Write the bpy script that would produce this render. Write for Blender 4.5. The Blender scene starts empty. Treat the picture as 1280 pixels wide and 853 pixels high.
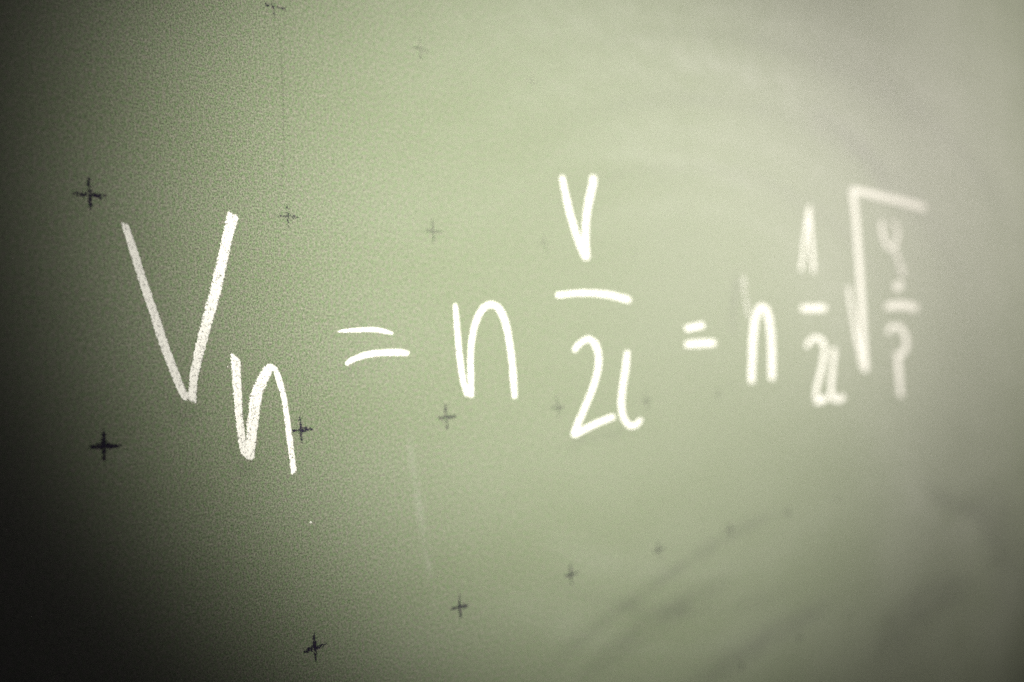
# Chalk formula on a green school chalkboard, seen obliquely from close by.
# Board plane: world XZ at y = 0, the viewer's side is -Y.  Grid of printed
# crosses every 100 mm; grid origin sits at (0, 0, ZB).
import bpy, bmesh, math, random
import numpy as np
from mathutils import Vector, Matrix, noise

scene = bpy.context.scene
COL = scene.collection
ZB = 1.50

# ------------------------------------------------------------------ camera
cam_data = bpy.data.cameras.new("camera")
cam = bpy.data.objects.new("camera", cam_data)
COL.objects.link(cam)
cam_data.sensor_width = 36.0
cam_data.lens = 39.2
cam_data.clip_start = 0.01
cam_data.clip_end = 100.0
RIGHT = Vector((0.62658, -0.77574, -0.07500))
DOWN = Vector((-0.00349, 0.09343, -0.99562))
FWD = Vector((0.77935, 0.62409, 0.05583))
UP = -DOWN
m = Matrix((
    (RIGHT.x, UP.x, -FWD.x, -0.24106),
    (RIGHT.y, UP.y, -FWD.y, -0.40184),
    (RIGHT.z, UP.z, -FWD.z, ZB - 0.19541),
    (0, 0, 0, 1)))
cam.matrix_world = m
cam_data.dof.use_dof = True
cam_data.dof.focus_distance = 0.495
cam_data.dof.aperture_fstop = 4.0
cam_data.dof.aperture_blades = 0
scene.camera = cam

# ------------------------------------------------------- light and exposure
world = bpy.data.worlds.new("World")
scene.world = world
world.use_nodes = True
world.node_tree.nodes["Background"].inputs[0].default_value = (0.92, 0.72, 1.25, 1)
world.node_tree.nodes["Background"].inputs[1].default_value = 0.015


def aim(o, target):
    d = Vector(target) - o.location
    o.rotation_euler = d.to_track_quat('-Z', 'Y').to_euler()


def spot(name, loc, target, power, angle, blend, radius, colour):
    d = bpy.data.lights.new(name, 'SPOT')
    d.energy = power
    d.spot_size = math.radians(angle)
    d.spot_blend = blend
    d.shadow_soft_size = radius
    d.color = colour
    o = bpy.data.objects.new(name, d)
    COL.objects.link(o)
    o.location = loc
    aim(o, target)
    return o


spot("side_lamp", (-0.747, -0.932, ZB - 0.040), (0.395, 0, ZB - 0.122), 318, 27.0, 1.0, 0.04, (1.0, 0.98, 0.89))
spot("room_lamp", (3.381, -2.977, ZB + 0.404), (1.152, 0, ZB + 0.151), 785, 26.3, 1.0, 0.12, (1.0, 0.945, 0.84))

scene.view_settings.view_transform = 'Standard'
scene.view_settings.look = 'None'
scene.view_settings.exposure = 0.0
scene.view_settings.gamma = 1.0
scene.cycles.use_denoising = False      # keep the sampling grain, like sensor noise
scene.cycles.use_light_tree = False
scene.cycles.max_bounces = 4
scene.cycles.transparent_max_bounces = 16

# --------------------------------------------------------------- materials


def new_mat(name):
    mt = bpy.data.materials.new(name)
    mt.use_nodes = True
    nt = mt.node_tree
    nt.nodes.clear()
    return mt, nt


def N(nt, kind, **kw):
    n = nt.nodes.new(kind)
    for k, v in kw.items():
        if k in n.inputs:
            n.inputs[k].default_value = v
        else:
            setattr(n, k, v)
    return n


def math_node(nt, op, a, b=None, clamp=False):
    n = nt.nodes.new('ShaderNodeMath')
    n.operation = op
    n.use_clamp = clamp
    for i, v in enumerate((a, b)):
        if v is None:
            continue
        if isinstance(v, (int, float)):
            n.inputs[i].default_value = v
        else:
            nt.links.new(v, n.inputs[i])
    return n.outputs[0]


def map_range(nt, v, a, b, c, d, smooth=True):
    n = nt.nodes.new('ShaderNodeMapRange')
    n.interpolation_type = 'SMOOTHSTEP' if smooth else 'LINEAR'
    nt.links.new(v, n.inputs['Value'])
    for k, x in (('From Min', a), ('From Max', b), ('To Min', c), ('To Max', d)):
        if isinstance(x, (int, float)):
            n.inputs[k].default_value = x
        else:
            nt.links.new(x, n.inputs[k])
    return n.outputs[0]


def grain(nt, scale, detail=2.0, rough=0.5, stretch=(1, 1, 1), rot=0.0):
    """Noise in metres on the board's own plane (world position)."""
    g = N(nt, 'ShaderNodeNewGeometry')
    mp = N(nt, 'ShaderNodeMapping')
    mp.inputs['Scale'].default_value = stretch
    mp.inputs['Rotation'].default_value = (0, rot, 0)
    nt.links.new(g.outputs['Position'], mp.inputs[0])
    n = N(nt, 'ShaderNodeTexNoise')
    n.inputs['Scale'].default_value = scale
    n.inputs['Detail'].default_value = detail
    n.inputs['Roughness'].default_value = rough
    nt.links.new(mp.outputs[0], n.inputs['Vector'])
    return n.outputs['Fac']


def mix_colour(nt, fac, a, b):
    n = nt.nodes.new('ShaderNodeMix')
    n.data_type = 'RGBA'
    for i, v in ((0, fac), (6, a), (7, b)):
        if isinstance(v, (int, float)):
            n.inputs[i].default_value = v
        elif isinstance(v, tuple):
            n.inputs[i].default_value = (*v, 1)
        else:
            nt.links.new(v, n.inputs[i])
    return n.outputs[2]


def relief(nt):
    """The fine pebbled tooth of the matt enamel, shared by board and chalk."""
    coarse = grain(nt, 1250.0, 4.0, 0.8)
    fine = grain(nt, 2400.0, 2.0, 0.7)
    return math_node(nt, 'ADD', coarse, math_node(nt, 'MULTIPLY', fine, 0.35))


def board_material():
    mt, nt = new_mat("green_board_enamel")
    out = N(nt, 'ShaderNodeOutputMaterial')
    p = N(nt, 'ShaderNodeBsdfPrincipled')
    nt.links.new(p.outputs[0], out.inputs[0])
    rel = relief(nt)
    # dust left behind by wiping: broad streaks, a little paler and greyer
    streak = grain(nt, 9.0, 4.0, 0.55, (0.55, 1, 1.7), 0.25)
    cloud = grain(nt, 5.0, 3.0, 0.5)
    dust = math_node(nt, 'ADD', math_node(nt, 'MULTIPLY', streak, 0.6),
                     math_node(nt, 'MULTIPLY', cloud, 0.4))
    dust = map_range(nt, dust, 0.34, 0.68, 0.0, 1.0)
    ripple = map_range(nt, grain(nt, 45.0, 4.0, 0.6, (0.6, 1, 1.4), 0.2), 0.30, 0.70, 0.35, 1.0)
    trail = math_node(nt, 'MULTIPLY', N(nt, 'ShaderNodeAttribute', attribute_name='dust').outputs['Fac'], ripple)
    damp_shade = math_node(nt, 'MULTIPLY', N(nt, 'ShaderNodeAttribute', attribute_name='wipe_shade').outputs['Fac'], ripple)
    speck = map_range(nt, rel, 0.50, 0.95, 0.0, 1.0)
    dusty = math_node(nt, 'MULTIPLY', dust, math_node(nt, 'ADD', math_node(nt, 'MULTIPLY', speck, 0.5), 0.5))
    tint = mix_colour(nt, map_range(nt, grain(nt, 560.0, 2.0), 0.32, 0.68, 0.0, 1.0, False), (0.180, 0.268, 0.122), (0.282, 0.282, 0.214))
    col = mix_colour(nt, math_node(nt, 'MULTIPLY', dusty, 0.13), tint, (0.52, 0.52, 0.48))
    col = mix_colour(nt, trail, col, (0.58, 0.58, 0.54))
    col = mix_colour(nt, damp_shade, col, (0.040, 0.036, 0.044))  # darkens wiped tracks and also paints the shadows under V and n
    pit = map_range(nt, rel, 0.52, 0.82, 0.22, 1.0)
    mul = nt.nodes.new('ShaderNodeMix'); mul.data_type = 'RGBA'; mul.blend_type = 'MULTIPLY'
    mul.inputs[0].default_value = 1.0
    nt.links.new(col, mul.inputs[6]); nt.links.new(pit, mul.inputs[7])
    nt.links.new(mul.outputs[2], p.inputs['Base Color'])
    rough = map_range(nt, math_node(nt, 'ADD', dusty, math_node(nt, 'MULTIPLY', damp_shade, -2.5)), 0.0, 1.0, 0.46, 0.46 + 0.06, False)
    nt.links.new(rough, p.inputs['Roughness'])
    p.inputs['Specular IOR Level'].default_value = 0.72
    p.inputs['Specular Tint'].default_value = (1,1,1,1)
    b = N(nt, 'ShaderNodeBump')
    b.inputs['Strength'].default_value = 0.5
    b.inputs['Distance'].default_value = 0.0004
    nt.links.new(rel, b.inputs['Height'])
    nt.links.new(b.outputs[0], p.inputs['Normal'])
    return mt


def layer_material(name, colour, density, rough, kind):
    """A thin deposit on the board: chalk, dust film, wiped film or ink.
    Bare tooth shows through where the deposit is thin (real gaps)."""
    mt, nt = new_mat(name)
    out = N(nt, 'ShaderNodeOutputMaterial')
    p = N(nt, 'ShaderNodeBsdfPrincipled')
    p.inputs['Base Color'].default_value = (*colour, 1)
    p.inputs['Roughness'].default_value = rough
    p.inputs['Specular IOR Level'].default_value = 0.2 if kind != 'wipe_shade' else 0.5
    tr = N(nt, 'ShaderNodeBsdfTransparent')
    mx = N(nt, 'ShaderNodeMixShader')
    nt.links.new(tr.outputs[0], mx.inputs[1])
    nt.links.new(p.outputs[0], mx.inputs[2])
    nt.links.new(mx.outputs[0], out.inputs[0])
    a = N(nt, 'ShaderNodeAttribute', attribute_name='cover')
    cover = a.outputs['Fac']
    rel = relief(nt)
    if kind == 'chalk':
        thr = map_range(nt, cover, 0.0, 1.0, 1.05, 0.40, False)
        hi = math_node(nt, 'ADD', thr, 0.14)
        alpha = map_range(nt, rel, thr, hi, 0.0, 1.0)
        alpha = math_node(nt, 'MULTIPLY', alpha, density)
        b = N(nt, 'ShaderNodeBump')
        b.inputs['Strength'].default_value = 0.8
        b.inputs['Distance'].default_value = 0.0005
        nt.links.new(rel, b.inputs['Height'])
        nt.links.new(b.outputs[0], p.inputs['Normal'])
        shade = map_range(nt, grain(nt, 1250.0, 3.0, 0.7), 0.34, 0.47, 0.0, 1.0)
        nt.links.new(mix_colour(nt, shade, tuple(0.40 * c for c in colour), colour), p.inputs['Base Color'])
    elif kind == 'ink':
        worn = grain(nt, 1100.0, 3.0, 0.6)
        thr = map_range(nt, cover, 0.0, 1.0, 0.80, 0.28, False)
        hi = math_node(nt, 'ADD', thr, 0.16)
        alpha = math_node(nt, 'MULTIPLY', map_range(nt, worn, thr, hi, 0.0, 1.0), density)
    else:
        streak = grain(nt, 60.0, 4.0, 0.6)
        g2 = map_range(nt, streak, 0.30, 0.70, 0.45, 1.0)
        sp = map_range(nt, rel, 0.45, 0.95, 0.5, 1.0)
        alpha = math_node(nt, 'MULTIPLY', math_node(nt, 'MULTIPLY', cover, g2), sp)
        alpha = math_node(nt, 'MULTIPLY', alpha, density)
    nt.links.new(alpha, mx.inputs[0])
    return mt


MAT_BOARD = board_material()
MAT_BACK, _nt = new_mat("board_core")
_p = N(_nt, 'ShaderNodeBsdfPrincipled', Roughness=0.6)
_p.inputs['Base Color'].default_value = (0.10, 0.12, 0.08, 1)
_nt.links.new(_p.outputs[0], N(_nt, 'ShaderNodeOutputMaterial').inputs[0])
MAT_CHALK = layer_material("white_chalk", (0.84, 0.83, 0.78), 0.96, 0.95, 'chalk')
MAT_INK = layer_material("printed_grid_ink", (0.014, 0.009, 0.028), 0.95, 0.6, 'ink')
MAT_GREASE = layer_material("thin_pencil_line", (0.03, 0.035, 0.03), 0.20, 0.7, 'film')

# ------------------------------------------------------------ mesh helpers


def tag(o, label=None, category=None, group=None, kind=None):
    for k, v in (('label', label), ('category', category), ('group', group), ('kind', kind)):
        if v:
            o[k] = v
    return o


def catmull(pts, step):
    """Smooth resampling of stations (tuples of any length), ~step mm apart."""
    out = []
    n = len(pts)
    for i in range(n - 1):
        p0 = pts[max(i - 1, 0)]; p1 = pts[i]; p2 = pts[i + 1]; p3 = pts[min(i + 2, n - 1)]
        d = math.hypot((p2[0] + p2[2] - p1[0] - p1[2]) / 2, (p2[1] + p2[3] - p1[1] - p1[3]) / 2)
        k = max(2, int(d / step))
        for j in range(k):
            t = j / k
            out.append(tuple(0.5 * (2 * b + (c - a) * t + (2 * a - 5 * b + 4 * c - d_) * t * t
                                    + (3 * b - a - 3 * c + d_) * t ** 3)
                             for a, b, c, d_ in zip(p0, p1, p2, p3)))
    out.append(tuple(pts[-1]))
    return out


def ribbon(name, stations, mat, parent, origin, base, height, density, profile, across=9,
           step=0.8, jitter=0.25, end=2.0, seed=0, fade=False):
    """A deposit on the board along stations (xl, zl, xr, zr) in mm: a low mound
    with uneven edges.  'cover' is how thickly the deposit lies at each point."""
    st = catmull(stations, step)
    L = [0.0]
    for a, b in zip(st, st[1:]):
        L.append(L[-1] + math.hypot((b[0] + b[2] - a[0] - a[2]) / 2, (b[1] + b[3] - a[1] - a[3]) / 2))
    tot = L[-1]
    verts, cover, faces = [], [], []
    for i, s in enumerate(st):
        e = min(1.0, min(L[i], tot - L[i]) / end) if end else 1.0
        e = e * e * (3 - 2 * e)
        j1 = jitter * noise.noise(Vector((L[i] * 0.9, seed * 7.1, 0.0))) + jitter * .6 * noise.noise(Vector((L[i] * 2.3, seed * 3.1, 5.0)))
        j2 = jitter * noise.noise(Vector((L[i] * 0.9, seed * 7.1, 9.0))) + jitter * .6 * noise.noise(Vector((L[i] * 2.3, seed * 3.1, 3.0)))
        w = math.hypot(s[2] - s[0], s[3] - s[1]) + 1e-6
        along = 0.95 + 0.10 * noise.noise(Vector((L[i] * 0.12, seed * 1.7, 2.0)))
        for k in range(across):
            t = k / (across - 1)
            tt = t + (1 - t) * j1 / w - t * j2 / w
            x = s[0] + (s[2] - s[0]) * tt
            z = s[1] + (s[3] - s[1]) * tt
            q = 1 - abs(2 * t - 1)                      # 0 edge .. 1 middle
            if profile == 'soft':
                c = q * q * (3 - 2 * q)
            else:
                c = min(1.0, 0.45 + q * 1.6)
            h = base + height * min(1.0, q * 2.5) * (0.75 + 0.5 * noise.noise(Vector((x * 0.8, z * 0.8, seed)))) * (0.3 + 0.7 * e)
            verts.append(Vector((x, -h, z)) * 0.001 - origin)
            cover.append(max(0.0, c * density * along * (e if profile == 'soft' else (0.55 + 0.45 * e))))
    for i in range(len(st) - 1):
        for k in range(across - 1):
            a = i * across + k
            faces.append((a, a + 1, a + across + 1, a + across))
    me = bpy.data.meshes.new(name)
    me.from_pydata([tuple(v) for v in verts], [], faces)
    at = me.attributes.new('cover', 'FLOAT', 'POINT')
    at.data.foreach_set('value', cover)
    me.materials.append(mat)
    for f in me.polygons:
        f.use_smooth = True
    me.update()
    bm = bmesh.new(); bm.from_mesh(me)
    area = sum((f.normal.y * f.calc_area() for f in bm.faces), 0.0)
    if area > 0:
        bmesh.ops.reverse_faces(bm, faces=bm.faces)
    bm.to_mesh(me); bm.free()
    o = bpy.data.objects.new(name, me)
    COL.objects.link(o)
    if parent:
        o.parent = parent
    return o


# ------------------------------------------------------------------- board
BX0, BX1, BZ0, BZ1, BT = -900.0, 2700.0, -800.0, 500.0, 22.0
bm = bmesh.new()
bmesh.ops.create_cube(bm, size=1.0)
for v in bm.verts:
    v.co = Vector(((BX0 + BX1) / 2 + v.co.x * (BX1 - BX0), 1.0 + BT / 2 + v.co.y * BT,
                   (v.co.z + 0.5) * (BZ1 - BZ0))) * 0.001
bmesh.ops.bevel(bm, geom=bm.edges[:], offset=0.004, segments=3, affect='EDGES')
me = bpy.data.meshes.new("backing_panel")
bm.to_mesh(me); bm.free()
me.materials.append(MAT_BACK)
board = bpy.data.objects.new("chalkboard", None)
COL.objects.link(board)
board.location = (0, 0, ZB + BZ0 * 0.001)
tag(board, "green matt chalkboard with a printed grid of small dark crosses", "chalkboard")
panel = bpy.data.objects.new("backing_panel", me)
COL.objects.link(panel)
panel.parent = board
BORG = Vector((0, 0, BZ0 * 0.001))


def smear_shade_field(X, Z, stations):
    """0..1 soft track along stations (mm): hand or sponge smear, or painted shadow."""
    st = np.array(catmull(stations, 5.0))
    cx, cz = (st[:, 0] + st[:, 2]) / 2, (st[:, 1] + st[:, 3]) / 2
    hw = np.hypot(st[:, 2] - st[:, 0], st[:, 3] - st[:, 1]) / 2 * 1.25 + 1.0
    L = np.concatenate([[0], np.cumsum(np.hypot(np.diff(cx), np.diff(cz)))])
    fade = np.clip(np.minimum(L, L[-1] - L) / (0.28 * L[-1]), 0, 1)
    fade = fade * fade * (3 - 2 * fade)
    out = np.zeros_like(X)
    m = hw.max()
    box = (X > cx.min() - m) & (X < cx.max() + m) & (Z > cz.min() - m) & (Z < cz.max() + m)
    xs, zs = X[box], Z[box]
    acc = np.zeros_like(xs)
    for i in range(len(st)):
        q = np.clip(1 - np.hypot(xs - cx[i], zs - cz[i]) / hw[i], 0, 1)
        acc = np.maximum(acc, q * q * (3 - 2 * q) * fade[i])
    out[box] = acc
    return out


def writing_surface():
    gx = np.concatenate([[BX0 + 4, -400, -150], np.arange(-100, -50, 5.0), np.arange(-50, 260, 2.0), np.arange(260, 1900, 5.0), [2000, 2300, BX1 - 4]])
    gz = np.concatenate([[BZ0 + 4, -720], np.arange(-700, 440, 5.0), [BZ1 - 4]])
    X, Z = np.meshgrid(gx, gz)
    nx, nz = len(gx), len(gz)
    co = np.stack([X.ravel(), np.zeros(nx * nz), Z.ravel() - BZ0], 1) * 0.001
    i = np.arange(nx * nz).reshape(nz, nx)
    faces = np.stack([i[:-1, :-1].ravel(), i[:-1, 1:].ravel(), i[1:, 1:].ravel(), i[1:, :-1].ravel()], 1)
    me = bpy.data.meshes.new("writing_surface")
    me.from_pydata(co.tolist(), [], faces.tolist())
    for name, key in (('dust', (('veil', 0.13), ('pale', 0.10), ('arc', 0.07), ('streak', 0.20))), ('wipe_shade', (('dark', 0.26), ('hollow', 0.13)))):
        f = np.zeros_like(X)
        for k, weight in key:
            for s in SMEARS_AND_SHADE[k]:
                f = 1 - (1 - f) * (1 - weight * smear_shade_field(X, Z, s))
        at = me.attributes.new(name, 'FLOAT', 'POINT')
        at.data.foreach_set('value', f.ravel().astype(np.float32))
    me.materials.append(MAT_BOARD)
    o = bpy.data.objects.new("writing_surface", me)
    COL.objects.link(o)
    o.parent = board
    return o


STROKES = {
  'V': [
    [(12.4,-109.9,16.3,-110.6), (15.4,-120.7,19.6,-120.5), (18,-130.2,22.4,-130), (20.8,-139.3,25.3,-139.2), (23.9,-149.5,28.7,-149.5), (27,-160.1,32,-160.2), (30.9,-170.5,35.8,-170.6), (34,-178.3,38.7,-178.5), (37.3,-184.5,41.7,-183.3)],
    [(65.8,-99.8,72.4,-102.7), (60.4,-115.8,67.4,-115.4), (56.7,-127,63.7,-126.7), (52.6,-138.4,59.9,-138.2), (48.4,-149.2,55.4,-149.1), (44.6,-159.9,50.9,-159.9), (41.3,-170.8,46.8,-170.9), (40,-176.8,45,-177), (39.3,-184.3,43.8,-186.2)],
  ],
  'nsub': [
    [(62.2,-162.6,68.5,-167.1), (62.2,-171.3,68.3,-171.4), (62.6,-182.5,68,-182.7), (62.9,-193.4,67.8,-193.7), (63.7,-202.9,68.6,-203.3), (64.9,-209.3,69.3,-211.1)],
    [(66.4,-211.5,72.3,-212), (67.6,-204.6,73.7,-205.1), (68.9,-193.7,76.5,-194.2), (71.4,-182.9,79.2,-183.2), (74.5,-177.3,82,-179), (78.5,-172,84.6,-174.7), (82.8,-169,85.9,-172.9), (87.6,-170.2,86,-174.7), (90.4,-174.9,87.4,-179.9), (92.4,-182.3,89,-185.4), (93.5,-190,89.7,-192.8), (94.3,-198.2,90.3,-200.8), (95.3,-210.4,91.1,-211.1), (96.1,-219.2,92.1,-221.4)],
  ],
  'eq1': [
    [(126.4,-154.9,126.3,-154.3), (130.9,-155,130.8,-153.2), (139.9,-154.8,139.9,-152.5), (148.4,-154.6,148.8,-152.1), (156.5,-155.2,157.3,-152.8), (163.9,-156,164.5,-154.7)],
    [(130.9,-171.5,129.4,-169.9), (134,-170.2,132.3,-167.8), (139.8,-168.5,138.6,-165.5), (147.7,-167.3,147.2,-163.9), (156.9,-166.7,157,-163.3), (167,-166.9,167.5,-163.2), (174.6,-166.9,175.1,-164.3)],
  ],
  'n1': [
    [(211.9,-138.6,215,-138.3), (211.6,-143.4,215.6,-143.2), (211.4,-151.8,216,-151.5), (211.6,-166.2,216.5,-165.9), (213,-180.8,217.9,-180.3), (216.3,-190.2,221.1,-189.5)],
    [(223.2,-190.9,219.4,-190.8), (224.6,-177.7,219.6,-177.6), (226,-165,221,-164.7), (229.1,-155,224.2,-154.3), (234.3,-146.4,229.2,-145), (239.4,-142,235.6,-139.2), (243.5,-140.7,243.9,-136.7), (247.5,-141.9,252.3,-138.9), (251.2,-146.6,257.4,-145.1), (254.1,-155.9,260.2,-155.1), (255.9,-169.6,261.7,-169.2), (256.3,-181.9,262.1,-181.8), (256.6,-192.9,261.3,-192.9)],
  ],
  'v': [
    [(319.7,-56.2,324.9,-54.9), (320.8,-61.5,326.7,-60.1), (323.6,-76,330.4,-74.4), (328.6,-89.9,335.4,-88.1), (334.3,-101.3,340.6,-99.5), (339.8,-109.1,345.3,-107.5)],
    [(353.7,-51.7,361.5,-51), (352.1,-57.3,360.5,-57.2), (346.6,-68.2,354.8,-68.4), (342.2,-80.3,349.7,-80.1), (339.8,-94.6,346.5,-94.1), (340.1,-108,346,-107.5)],
  ],
  'bar1': [
    [(306.3,-133.4,306.1,-129.9), (324.8,-131.8,324.8,-128.1), (344.6,-131,345.4,-127.1), (364.1,-131.9,366,-127.5), (377.7,-133.4,380.3,-129), (389.2,-134.6,391.7,-130.9)],
  ],
  'two1': [
    [(321.7,-167.3,318.2,-165.5), (329.2,-162.8,325.7,-160.1), (336.8,-160.6,338,-156.6), (341.8,-163.5,348.8,-161.7), (343.7,-172.7,350.3,-172.9), (337.6,-185.3,343.8,-186.5), (325.7,-199.6,331.5,-201.3), (315.1,-210.9,321.1,-212.7), (310.5,-218.1,316.2,-219.6)],
    [(314.5,-219.7,311.6,-215.9), (331.1,-215.6,328.5,-211.9), (345.5,-212.8,343.2,-209), (361.2,-210.3,359.2,-206.6)],
  ],
  'l1': [
    [(378.5,-165.8,384.7,-166.2), (373.8,-178.3,380.8,-179), (368.1,-191.8,375,-192.5), (365.6,-202.4,372.6,-202.5), (367.4,-211,374.1,-209.8), (375.3,-217.3,379,-214), (386.6,-217.1,383.4,-213.8), (394,-212.7,390,-210.6)],
  ],
  'eq2': [
    [(459.4,-153.7,458.2,-149.3), (472.8,-152.4,471.6,-147.6), (488.4,-150.6,487.3,-146)],
    [(457.5,-165.1,457.5,-160.3), (478.2,-164.8,478.5,-159.3), (502.3,-164.3,502.8,-159)],
  ],
  'n2': [
    [(553.1,-107.9,560.7,-107.4), (550.9,-120.2,561.1,-119.3), (553.6,-134.8,563.8,-133.7), (557,-145.5,565.9,-144.5)],
    [(560.3,-194.3,549,-193.8), (564.7,-176.2,553.4,-175.8), (571.1,-155.4,559,-154.9), (578.4,-141.7,566.8,-140.3), (586.3,-135.1,580.3,-130.5), (586.4,-136.4,597.9,-134), (590,-149,602.2,-148.1), (589.1,-166.2,602,-166.1), (584.2,-192.5,596.9,-192.9)],
  ],
  'one': [
    [(668.8,-100.9,661.2,-100.9), (679.1,-80.7,670.8,-80.8), (692.7,-53.5,683.7,-53.8), (699.3,-40,691.3,-40.3)],
    [(691.2,-40.6,699.4,-39.7), (688.8,-57.3,698.1,-56.3), (687.8,-80.1,697.6,-79.2), (686.9,-101.4,696.1,-100.8)],
  ],
  'bar2': [
    [(657.8,-135.9,658.6,-130.1), (683.3,-135.6,684.5,-128.7), (712.6,-134.8,714,-128.4)],
  ],
  'two2': [
    [(665.5,-167.8,657.7,-165.7), (674.5,-162.6,667.6,-159.2), (684.2,-160.8,685.8,-155.5), (691.2,-162.6,703,-160), (693.6,-170.4,705.2,-170.7), (684.7,-184.6,695.6,-185.9), (669.9,-202.4,680.6,-203.6), (666.3,-211.5,678.7,-212.2)],
    [(670,-216.3,669.4,-209.9), (685,-216.1,681.3,-209.9), (700.1,-212.9,694.8,-208.1)],
  ],
  'l2': [
    [(715.9,-166.3,728.8,-166.7), (708.4,-185.5,720.4,-186.1), (701,-202.5,713,-202.9), (703.3,-213.3,715.3,-210.8), (722.4,-217,720.5,-210.3), (739.1,-213.9,732.3,-208.2)],
  ],
  'root': [
    [(761.9,-109.6,772.1,-108.6), (764.8,-134.3,776.7,-133.3), (770,-161.4,783.7,-160.4), (777.5,-184.3,792.8,-183), (784.7,-191.5,798.1,-189.7)],
    [(798.1,-191.3,782.4,-191.3), (801.1,-162.3,783.5,-162.6), (806.1,-112.9,788.3,-113.9), (809,-71.6,791.1,-73.2), (810.2,-33.1,792.2,-35.4), (808,-12.8,790.1,-15.6)],
    [(792.9,-19,798.6,-11.7), (826.8,-19,833.4,-10.9), (866.9,-19,874.3,-10.2), (942.2,-18.8,951.2,-9.1), (1005,-18.8,1014.4,-9.6)],
  ],
  'sig': [
    [(861,-40.6,876.4,-38.6), (862.6,-56.3,877.9,-53.7), (874.7,-67.2,887.3,-62.6), (900.6,-66.6,890.7,-63.1), (917.1,-53.8,903,-53.9), (918,-40.7,905.9,-43.3), (899.4,-36.5,892,-40)],
    [(888.8,-66.2,902.5,-63.5), (900.1,-80.4,916,-77.7), (907.6,-96.6,925.5,-94.2)],
    [(905.8,-99,917,-103.9), (892.9,-101.8,899.6,-110.5), (887.7,-102.2,882.2,-109.1)],
  ],
  'bar3': [
    [(857.6,-131.2,856.7,-123.9), (888.4,-129.8,889.4,-120.7), (918.3,-129.7,924.8,-120.3), (948,-131.6,957,-123)],
  ],
  'rho': [
    [(864.4,-156,851.2,-153.5), (873.5,-150.1,865.7,-144.8), (886.6,-150.1,897.8,-144.6), (897.2,-157.5,914.9,-155.2), (898.1,-165.6,915.7,-166.9), (885.5,-171.4,898.3,-177.3), (871.8,-172,875,-179.4)],
    [(869.1,-172.7,888.4,-172.4), (867.3,-188.8,888.5,-188.7), (866.5,-204.8,887.6,-204.9), (867.1,-218.4,886.4,-218.7)],
  ],
}
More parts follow.
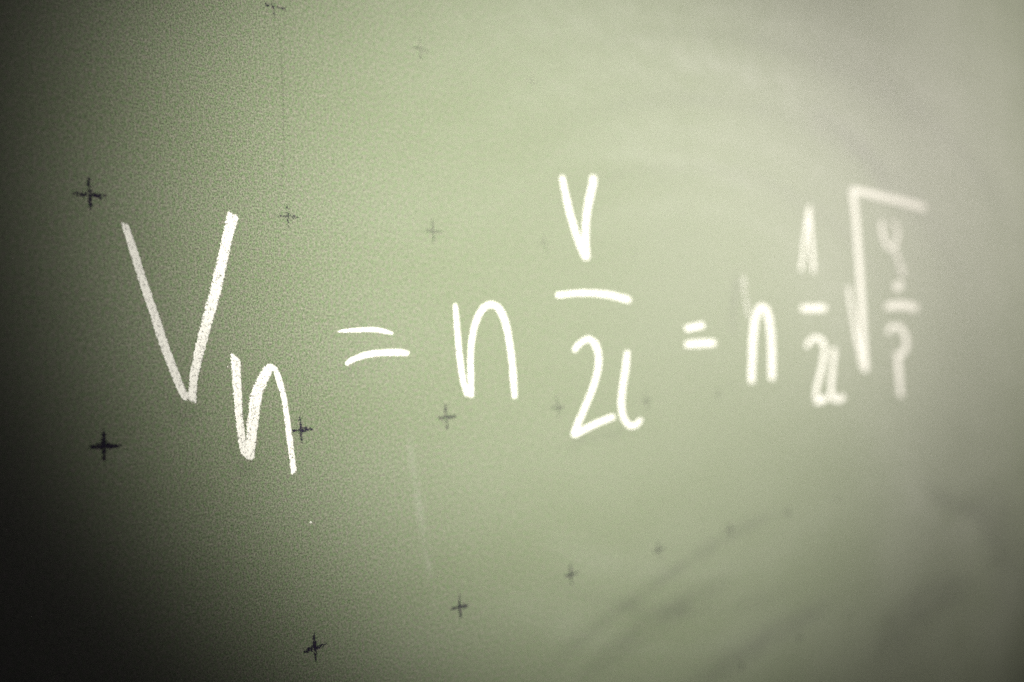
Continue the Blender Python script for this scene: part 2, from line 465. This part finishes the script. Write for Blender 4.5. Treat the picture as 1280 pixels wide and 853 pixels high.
SMEARS_AND_SHADE = {
  'streak': [
    [(168,-187.4,171.5,-187.3), (168.5,-214.1,173.8,-214.1), (171.1,-238.9,176.9,-238.9), (174.3,-267.9,180.8,-268.1), (179.1,-297.1,184.4,-297.5)],
    [(0.5,-206.8,0,-205.3), (7.1,-206.1,6.1,-203.4), (15.2,-203.1,14.1,-200.7), (22.5,-199.8,21.9,-198.6)],
  ],
  'pale': [
    [(834.1,-244.4,900.4,-244.6), (842.5,-288.9,908.8,-289.1), (871.3,-331.1,936.8,-328.5), (926.6,-373.9,968.9,-356), (1049.3,-382.1,1020.6,-358.2), (1160.6,-364.1,1131.7,-349.2)],
    [(1116.9,-561.2,1034.3,-536.5), (1172.5,-525.6,1069,-496.4), (1237.6,-487.6,1132,-456.3), (1344.7,-449.9,1249.9,-422.1)],
    [(322.4,31,326.7,42.1), (491.9,45.7,505,66.1), (696.2,41,732.1,68.5), (891,-4.7,958.6,21.5), (1019,-82.1,1092.1,-65.7)],
    [(476.7,81.8,483.8,95.3), (696.7,102,723.3,131.2), (937.5,87,1012.7,126.7), (1137.7,19.6,1252.9,47.1), (1210.9,-119.7,1319.1,-110.2)],
    [(322.2,-44.2,323.8,-36.9), (415.3,-38,420.5,-23.9), (526.6,-37.2,540.7,-20.2), (643.6,-52.5,659.5,-40)],
  ],
  'dark': [  # wiped tracks, painted shadows and other dark bands below the signs
    [(239.2,-358,235.3,-353.6), (279.9,-352,270.5,-342), (326.2,-340.5,317,-331), (367.6,-331.9,359.1,-322.9), (441,-318.4,432.8,-309.7), (532.5,-305.7,526.1,-297.2), (631.8,-301.6,628.8,-296.3)],
    [(283.1,-369.3,277.8,-363.8), (348.2,-360.5,334.2,-345.6), (418.4,-352.4,403,-333.9), (522.4,-340.4,511.1,-327.1)],
    [(395.1,-403.7,387.7,-394.8), (478,-403.8,459.8,-383.6), (568.7,-396.8,551.9,-377.3), (708.3,-391,698.2,-379.2)],
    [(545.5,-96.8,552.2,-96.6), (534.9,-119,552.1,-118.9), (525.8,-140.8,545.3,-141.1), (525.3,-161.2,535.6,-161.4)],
    [(123,-178.2,122.1,-176.4), (133,-176.7,131.3,-172.2), (146.6,-174,146,-170.1), (162.1,-172.2,162,-170.1)],  # darker band below the lower bar of the first equals sign
    [(124.2,-159,124.2,-157.8), (135.7,-159.6,135.8,-156.5), (152,-158.9,152.1,-156.5)],  # darker band below the upper bar of the first equals sign
    [(881.5,-287.7,902,-285.3), (917,-319.8,946,-313.3), (1003.6,-348.8,1026.9,-337.1), (1069,-365.2,1126.7,-354.7), (1097.2,-418.1,1282,-419.9), (1145.1,-467.5,1312.7,-481.4)],
    [(716.5,-462,693.2,-447.3), (832.1,-453.7,782.3,-421.8), (954.1,-443.4,919.9,-411.2), (1091.1,-450.1,1081.3,-430.9)],
    [(23.8,-176.9,25.8,-175.8), (30.7,-189.2,35,-185.4), (42.2,-193.9,42.6,-188.5), (50.8,-189.1,49.8,-187.3)],  # shadow under the foot of the V, painted into the board colour
    [(56.8,-198.5,58.9,-198.1), (59.7,-212.9,65,-210.8), (69,-218.4,69.7,-213.6), (77,-214.7,76.1,-213)],  # painted shadow below the subscript n, in the board colour
    [(301.5,-230.1,298.5,-227.8), (313.8,-226.7,309,-221.4), (334.5,-222.2,332.3,-216.3), (365.1,-221.2,365.4,-216.6), (388.6,-222.6,389.3,-220.5)],  # darker band below the first 2 and l
    [(664.4,49.5,680,60.2), (823.2,19.4,857.9,34.8), (913.3,-43.4,958.4,-31.6)],
  ],
  'veil': [
    [(-22.6,-18.5,0.1,50.9), (77.6,-34.3,114.8,73.1), (254.1,-38.9,317.4,121.2), (598.3,-42.5,829.2,232.9), (1114.9,-138.5,2085.3,389.6)],
    [(571.5,-113,636.9,-80.2), (668,-182.1,859.8,-126.5), (705.6,-252.9,1002.3,-212.6), (856.6,-352.3,1113,-336.3)],
  ],
  'arc': [
    [(277.6,-133.3,267.2,-126.9), (329.4,-100.6,320.8,-93), (407.7,-81.2,402,-61.5), (503.6,-70.4,513.1,-48.9), (616.3,-74.2,631.1,-63.1), (707.6,-109.1,745.6,-96.4), (745.9,-162.1,823.8,-154.9), (746.5,-220.4,800.7,-222.4)],
    [(197.9,-147.6,180.7,-141.2), (237.4,-97.6,227.2,-92.4), (319,-57.9,305.7,-41.4), (434.7,-27.2,433.7,0), (591.8,-6.3,605.1,12.2), (771.8,-23.7,804.6,-5.3), (901.5,-90,1008.7,-64.4), (965.7,-182.2,1079.5,-172.1)],
    [(141.1,-151.7,128.2,-147.7), (185.1,-96.9,160,-86.3), (259.5,-43.5,240.4,-25.3), (378.8,11.5,375.2,25.1), (560.4,45.6,571.1,69.6), (784.1,40,853.4,92.4), (1040.3,-3,1154.4,36.3), (1247.3,-111,1330.5,-96.9)],
    [(136.4,-90.1,119.6,-79.8), (195.8,-31.2,187.4,-24.8), (297.3,23.4,290.9,34.6), (447.9,68.6,448.7,97.4), (659.7,110.1,680.4,142.2), (953.4,130.5,984.2,151.8), (1265.5,80.8,1375.9,120.3), (1504.9,-44.3,1739.3,2.4)],
    [(701.2,-296.4,731.1,-316), (604.8,-310,636.3,-339.9), (521.1,-319.9,529.5,-339), (439.6,-317.6,438.9,-327.8), (371.1,-299.1,361.4,-316), (317.4,-278.4,298.6,-294.7), (270.8,-258.3,257.8,-265), (241,-231.7,228.8,-236.8)],
    [(745,-374.6,765.7,-393.8), (620,-374.2,645.1,-407.3), (518,-372.2,525.5,-397.8), (427.3,-365.2,426,-376.1), (351.4,-343.2,343.9,-357.3), (292.9,-316.9,275.4,-334.8), (242,-294.2,227.3,-303.8), (202.5,-268,193.5,-273)],
  ],
  'hollow': [
    [(265.9,-104,260.5,-99.6), (326.3,-75.7,317,-65.2), (403.8,-49.3,401.7,-41), (504.4,-34.2,507.3,-25.9), (616,-39.7,634.6,-21.5), (736.5,-57.6,757.5,-47.1), (834.1,-100.6,859.8,-94.2), (868.9,-164,926.8,-156.6)],
    [(252.1,-59.8,248.2,-55), (339.8,-22.3,334.6,-12.4), (458,6.7,459.2,23.6), (612.9,28.4,619.5,37.8), (788.4,16.9,815.9,35.2), (957.8,-27.7,1019.3,-6.4), (1102.6,-102.1,1140.6,-96.7), (1113.9,-205.2,1184.6,-203.5)],
    [(264.9,-10.4,259.8,-0.5), (366.8,28.9,362.2,44.9), (502.4,69.2,504.4,78.7), (677.2,89.4,692.3,109.4), (885.3,87.4,930.7,119), (1135.2,63.6,1172.5,78.5), (1327.5,-17.4,1421.2,2.4), (1423.2,-135.1,1567.4,-120.7)],
    [(621.5,-352.2,629.6,-363.9), (546.5,-349.2,555.9,-368.3), (481.9,-349.3,483.3,-358.5), (421.7,-340.2,420.2,-349.2), (370.2,-325.2,363.6,-339), (323,-313.8,317.8,-320), (284.9,-296.8,277.7,-302.7), (255.7,-276.5,242.9,-285.8)],
  ],
}
FINE = {
  'dark': [
    [(101.4,-2.2,102.8,-1.8), (101.4,-35,103.3,-34.6), (99.4,-65.9,101.3,-65.7), (95.2,-97.4,96.6,-97.3)],
  ],
}

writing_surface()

# a fine old line on the enamel (part of the board)
for i, s in enumerate(FINE['dark']):
    ribbon("pencil_line", s, MAT_GREASE, board, BORG, 0.12, 0.0, 1.0, 'soft', across=7,
           step=1.5, jitter=0.3, end=15.0, seed=i + 31)


# the printed grid: each cross is a part of the board
def cross_mesh(seed, wear):
    r = random.Random(seed)
    bm = bmesh.new()
    lay = bm.verts.layers.float.new('cover')
    def arm(a, b, w, h):
        n, k = 14, 5
        rows = []
        for i in range(n + 1):
            t = i / n
            p = a.lerp(b, t)
            d = (b - a).normalized()
            nrm = Vector((-d.z, 0, d.x))
            wob = 0.22 * noise.noise(Vector((t * 5, seed, h * 9)))
            ww = w * (0.55 + 0.45 * math.sin(math.pi * min(1, max(0, t * 0.9 + 0.05)))) * (0.8 + 0.5 * noise.noise(Vector((t * 7, seed * 1.3, h))))
            e = min(1, min(t, 1 - t) * 7)
            row = []
            for j in range(k):
                s = (j / (k - 1) - 0.5)
                v = bm.verts.new((p + nrm * (ww * s + wob)) * 0.001 + Vector((0, -h * 0.001, 0)))
                v[lay] = wear * (1.0 - 0.65 * abs(2 * s) ** 2.5) * (0.82 + 0.18 * e)
                row.append(v)
            rows.append(row)
        for i in range(n):
            for j in range(k - 1):
                bm.faces.new((rows[i][j], rows[i][j + 1], rows[i + 1][j + 1], rows[i + 1][j]))
    q = lambda s: s * (0.9 + 0.2 * r.random())
    arm(Vector((-q(7.3), 0, r.uniform(-.4, .4))), Vector((q(7.3), 0, r.uniform(-.4, .4))), 3.8, 0.150)
    arm(Vector((r.uniform(-.4, .4), 0, q(6.6))), Vector((r.uniform(-.4, .4), 0, -q(6.6))), 3.7, 0.165)
    bmesh.ops.recalc_face_normals(bm, faces=bm.faces[:])
    me = bpy.data.meshes.new("grid_cross")
    bm.to_mesh(me); bm.free()
    me.materials.append(MAT_INK)
    return me


ROW_WEAR = {-1: 0.62, 0: 0.66, 1: 0.74, 2: 0.84, 3: 0.88, 4: 0.86}
LAST = {-1: 3, 0: 5, 1: 4, 2: 5, 3: 7, 4: 7}
for row in range(-1, 5):
    for c in range(-1, LAST[row] + 1):
        wear = ROW_WEAR[row] * (1.0 if c else 1.15) - (0.05 if (c, row) == (1, 1) else 0)
        wear -= max(0, c - 1) * (0.085 if row < 2 else 0.06 if row == 2 else 0.045)
        o = bpy.data.objects.new("grid_cross", cross_mesh(row * 40 + c + 100, wear))
        COL.objects.link(o)
        o.parent = board
        o.location = Vector((c * 0.1, 0, -row * 0.1)) - BORG

# a crumb of chalk stuck to the board
bm = bmesh.new()
bmesh.ops.create_icosphere(bm, subdivisions=2, radius=0.0006)
for v in bm.verts:
    v.co *= 1 + 0.5 * noise.noise(v.co * 2500)
lay = bm.verts.layers.float.new('cover')
for v in bm.verts:
    v[lay] = 3.0
me = bpy.data.meshes.new("chalk_crumb"); bm.to_mesh(me); bm.free(); me.materials.append(MAT_CHALK)
for x, z, s in ((102.0, -243.0, 0.8), (61.0, -170.0, .4)):
    o = bpy.data.objects.new("chalk_crumb", me); COL.objects.link(o); o.parent = board
    o.location = Vector((x * 0.001, -0.0003 * s, z * 0.001)) - BORG
    o.scale = (s, s, s)

# ------------------------------------------------------------- chalk signs
GROUP = "chalk signs of the formula"


def sign(key, name, label, category, dens, base=0.20):
    strokes = STROKES[key]
    xs = [v for s in strokes for p in s for v in (p[0], p[2])]
    zs = [v for s in strokes for p in s for v in (p[1], p[3])]
    org = Vector(((min(xs) + max(xs)) / 2, 0, min(zs))) * 0.001
    single = len(strokes) == 1
    root = None
    if not single:
        root = bpy.data.objects.new(name, None)
        root.empty_display_size = 0.02
        COL.objects.link(root)
    for i, s in enumerate(strokes):
        o = ribbon(name if single else "stroke", s, MAT_CHALK, root, org, base + 0.10 * i, 0.30,
                   dens[i], 'hard', across=11, step=0.7, jitter=0.18, end=1.6,
                   seed=len(key) * 5 + i * 3 + len(bpy.data.objects) * 0.37)
        if single:
            root = o
    root.location = org + Vector((0, 0, ZB))
    tag(root, label, category, GROUP)
    return root


sign('V', "chalk_letter", "large white chalk capital V that begins the formula, thick right stroke", "letter", (1.15, 0.955))
sign('nsub', "chalk_letter", "white chalk letter n written low as subscript of the big V", "letter", (0.97, 0.955))
sign('eq1', "chalk_equals_sign", "white chalk equals sign of two thin curved bars beside the subscript n", "equals sign", (1.3, 1.25))
sign('n1', "chalk_letter", "tall rounded white chalk letter n between the curved equals sign and the v fraction", "letter", (1.1, 1.1))
sign('v', "chalk_letter", "small white chalk letter v above the long fraction bar", "letter", (1.1, 1.1))
sign('bar1', "chalk_fraction_bar", "long arched white chalk fraction bar under the small v", "fraction bar", (1.1,))
sign('two1', "chalk_digit", "white chalk digit 2 with angular foot below the long fraction bar", "digit", (1.1, 1.1))
sign('l1', "chalk_letter", "white chalk letter l with hooked foot right after the angular 2", "letter", (1.1,))
sign('eq2', "chalk_equals_sign", "blurred chalk equals sign of two short thick bars, lower bar longer", "equals sign", (1.1, 1.15))
sign('n2', "chalk_letter", "blurred chalk letter n with a faint stem, beside the fraction of 1", "letter", (0.66, 1.08))
sign('one', "chalk_digit", "blurred chalk digit 1 like a narrow peak above the shortest fraction bar", "digit", (0.92, 0.95))
sign('bar2', "chalk_fraction_bar", "shortest chalk fraction bar, below the peaked 1", "fraction bar", (1.15,))
sign('two2', "chalk_digit", "blurred chalk digit 2 under the shortest fraction bar", "digit", (1.02, 1.18))
sign('l2', "chalk_letter", "blurred chalk letter l close against the root sign, after the second 2", "letter", (0.98,))
sign('root', "chalk_root_sign", "tall chalk square root sign with a sloping top bar", "root sign", (0.90, 1.02, 1.12))
sign('sig', "chalk_letter", "faint blurred chalk letter with a tail, directly under the root sign's top bar", "letter", (0.92, 0.82, 1.15))
sign('bar3', "chalk_fraction_bar", "wavy chalk fraction bar inside the root sign", "fraction bar", (1.06,))
sign('rho', "chalk_letter", "faint blurred chalk letter with round head and straight stem, lowest inside the root", "letter", (1.02, 0.92))
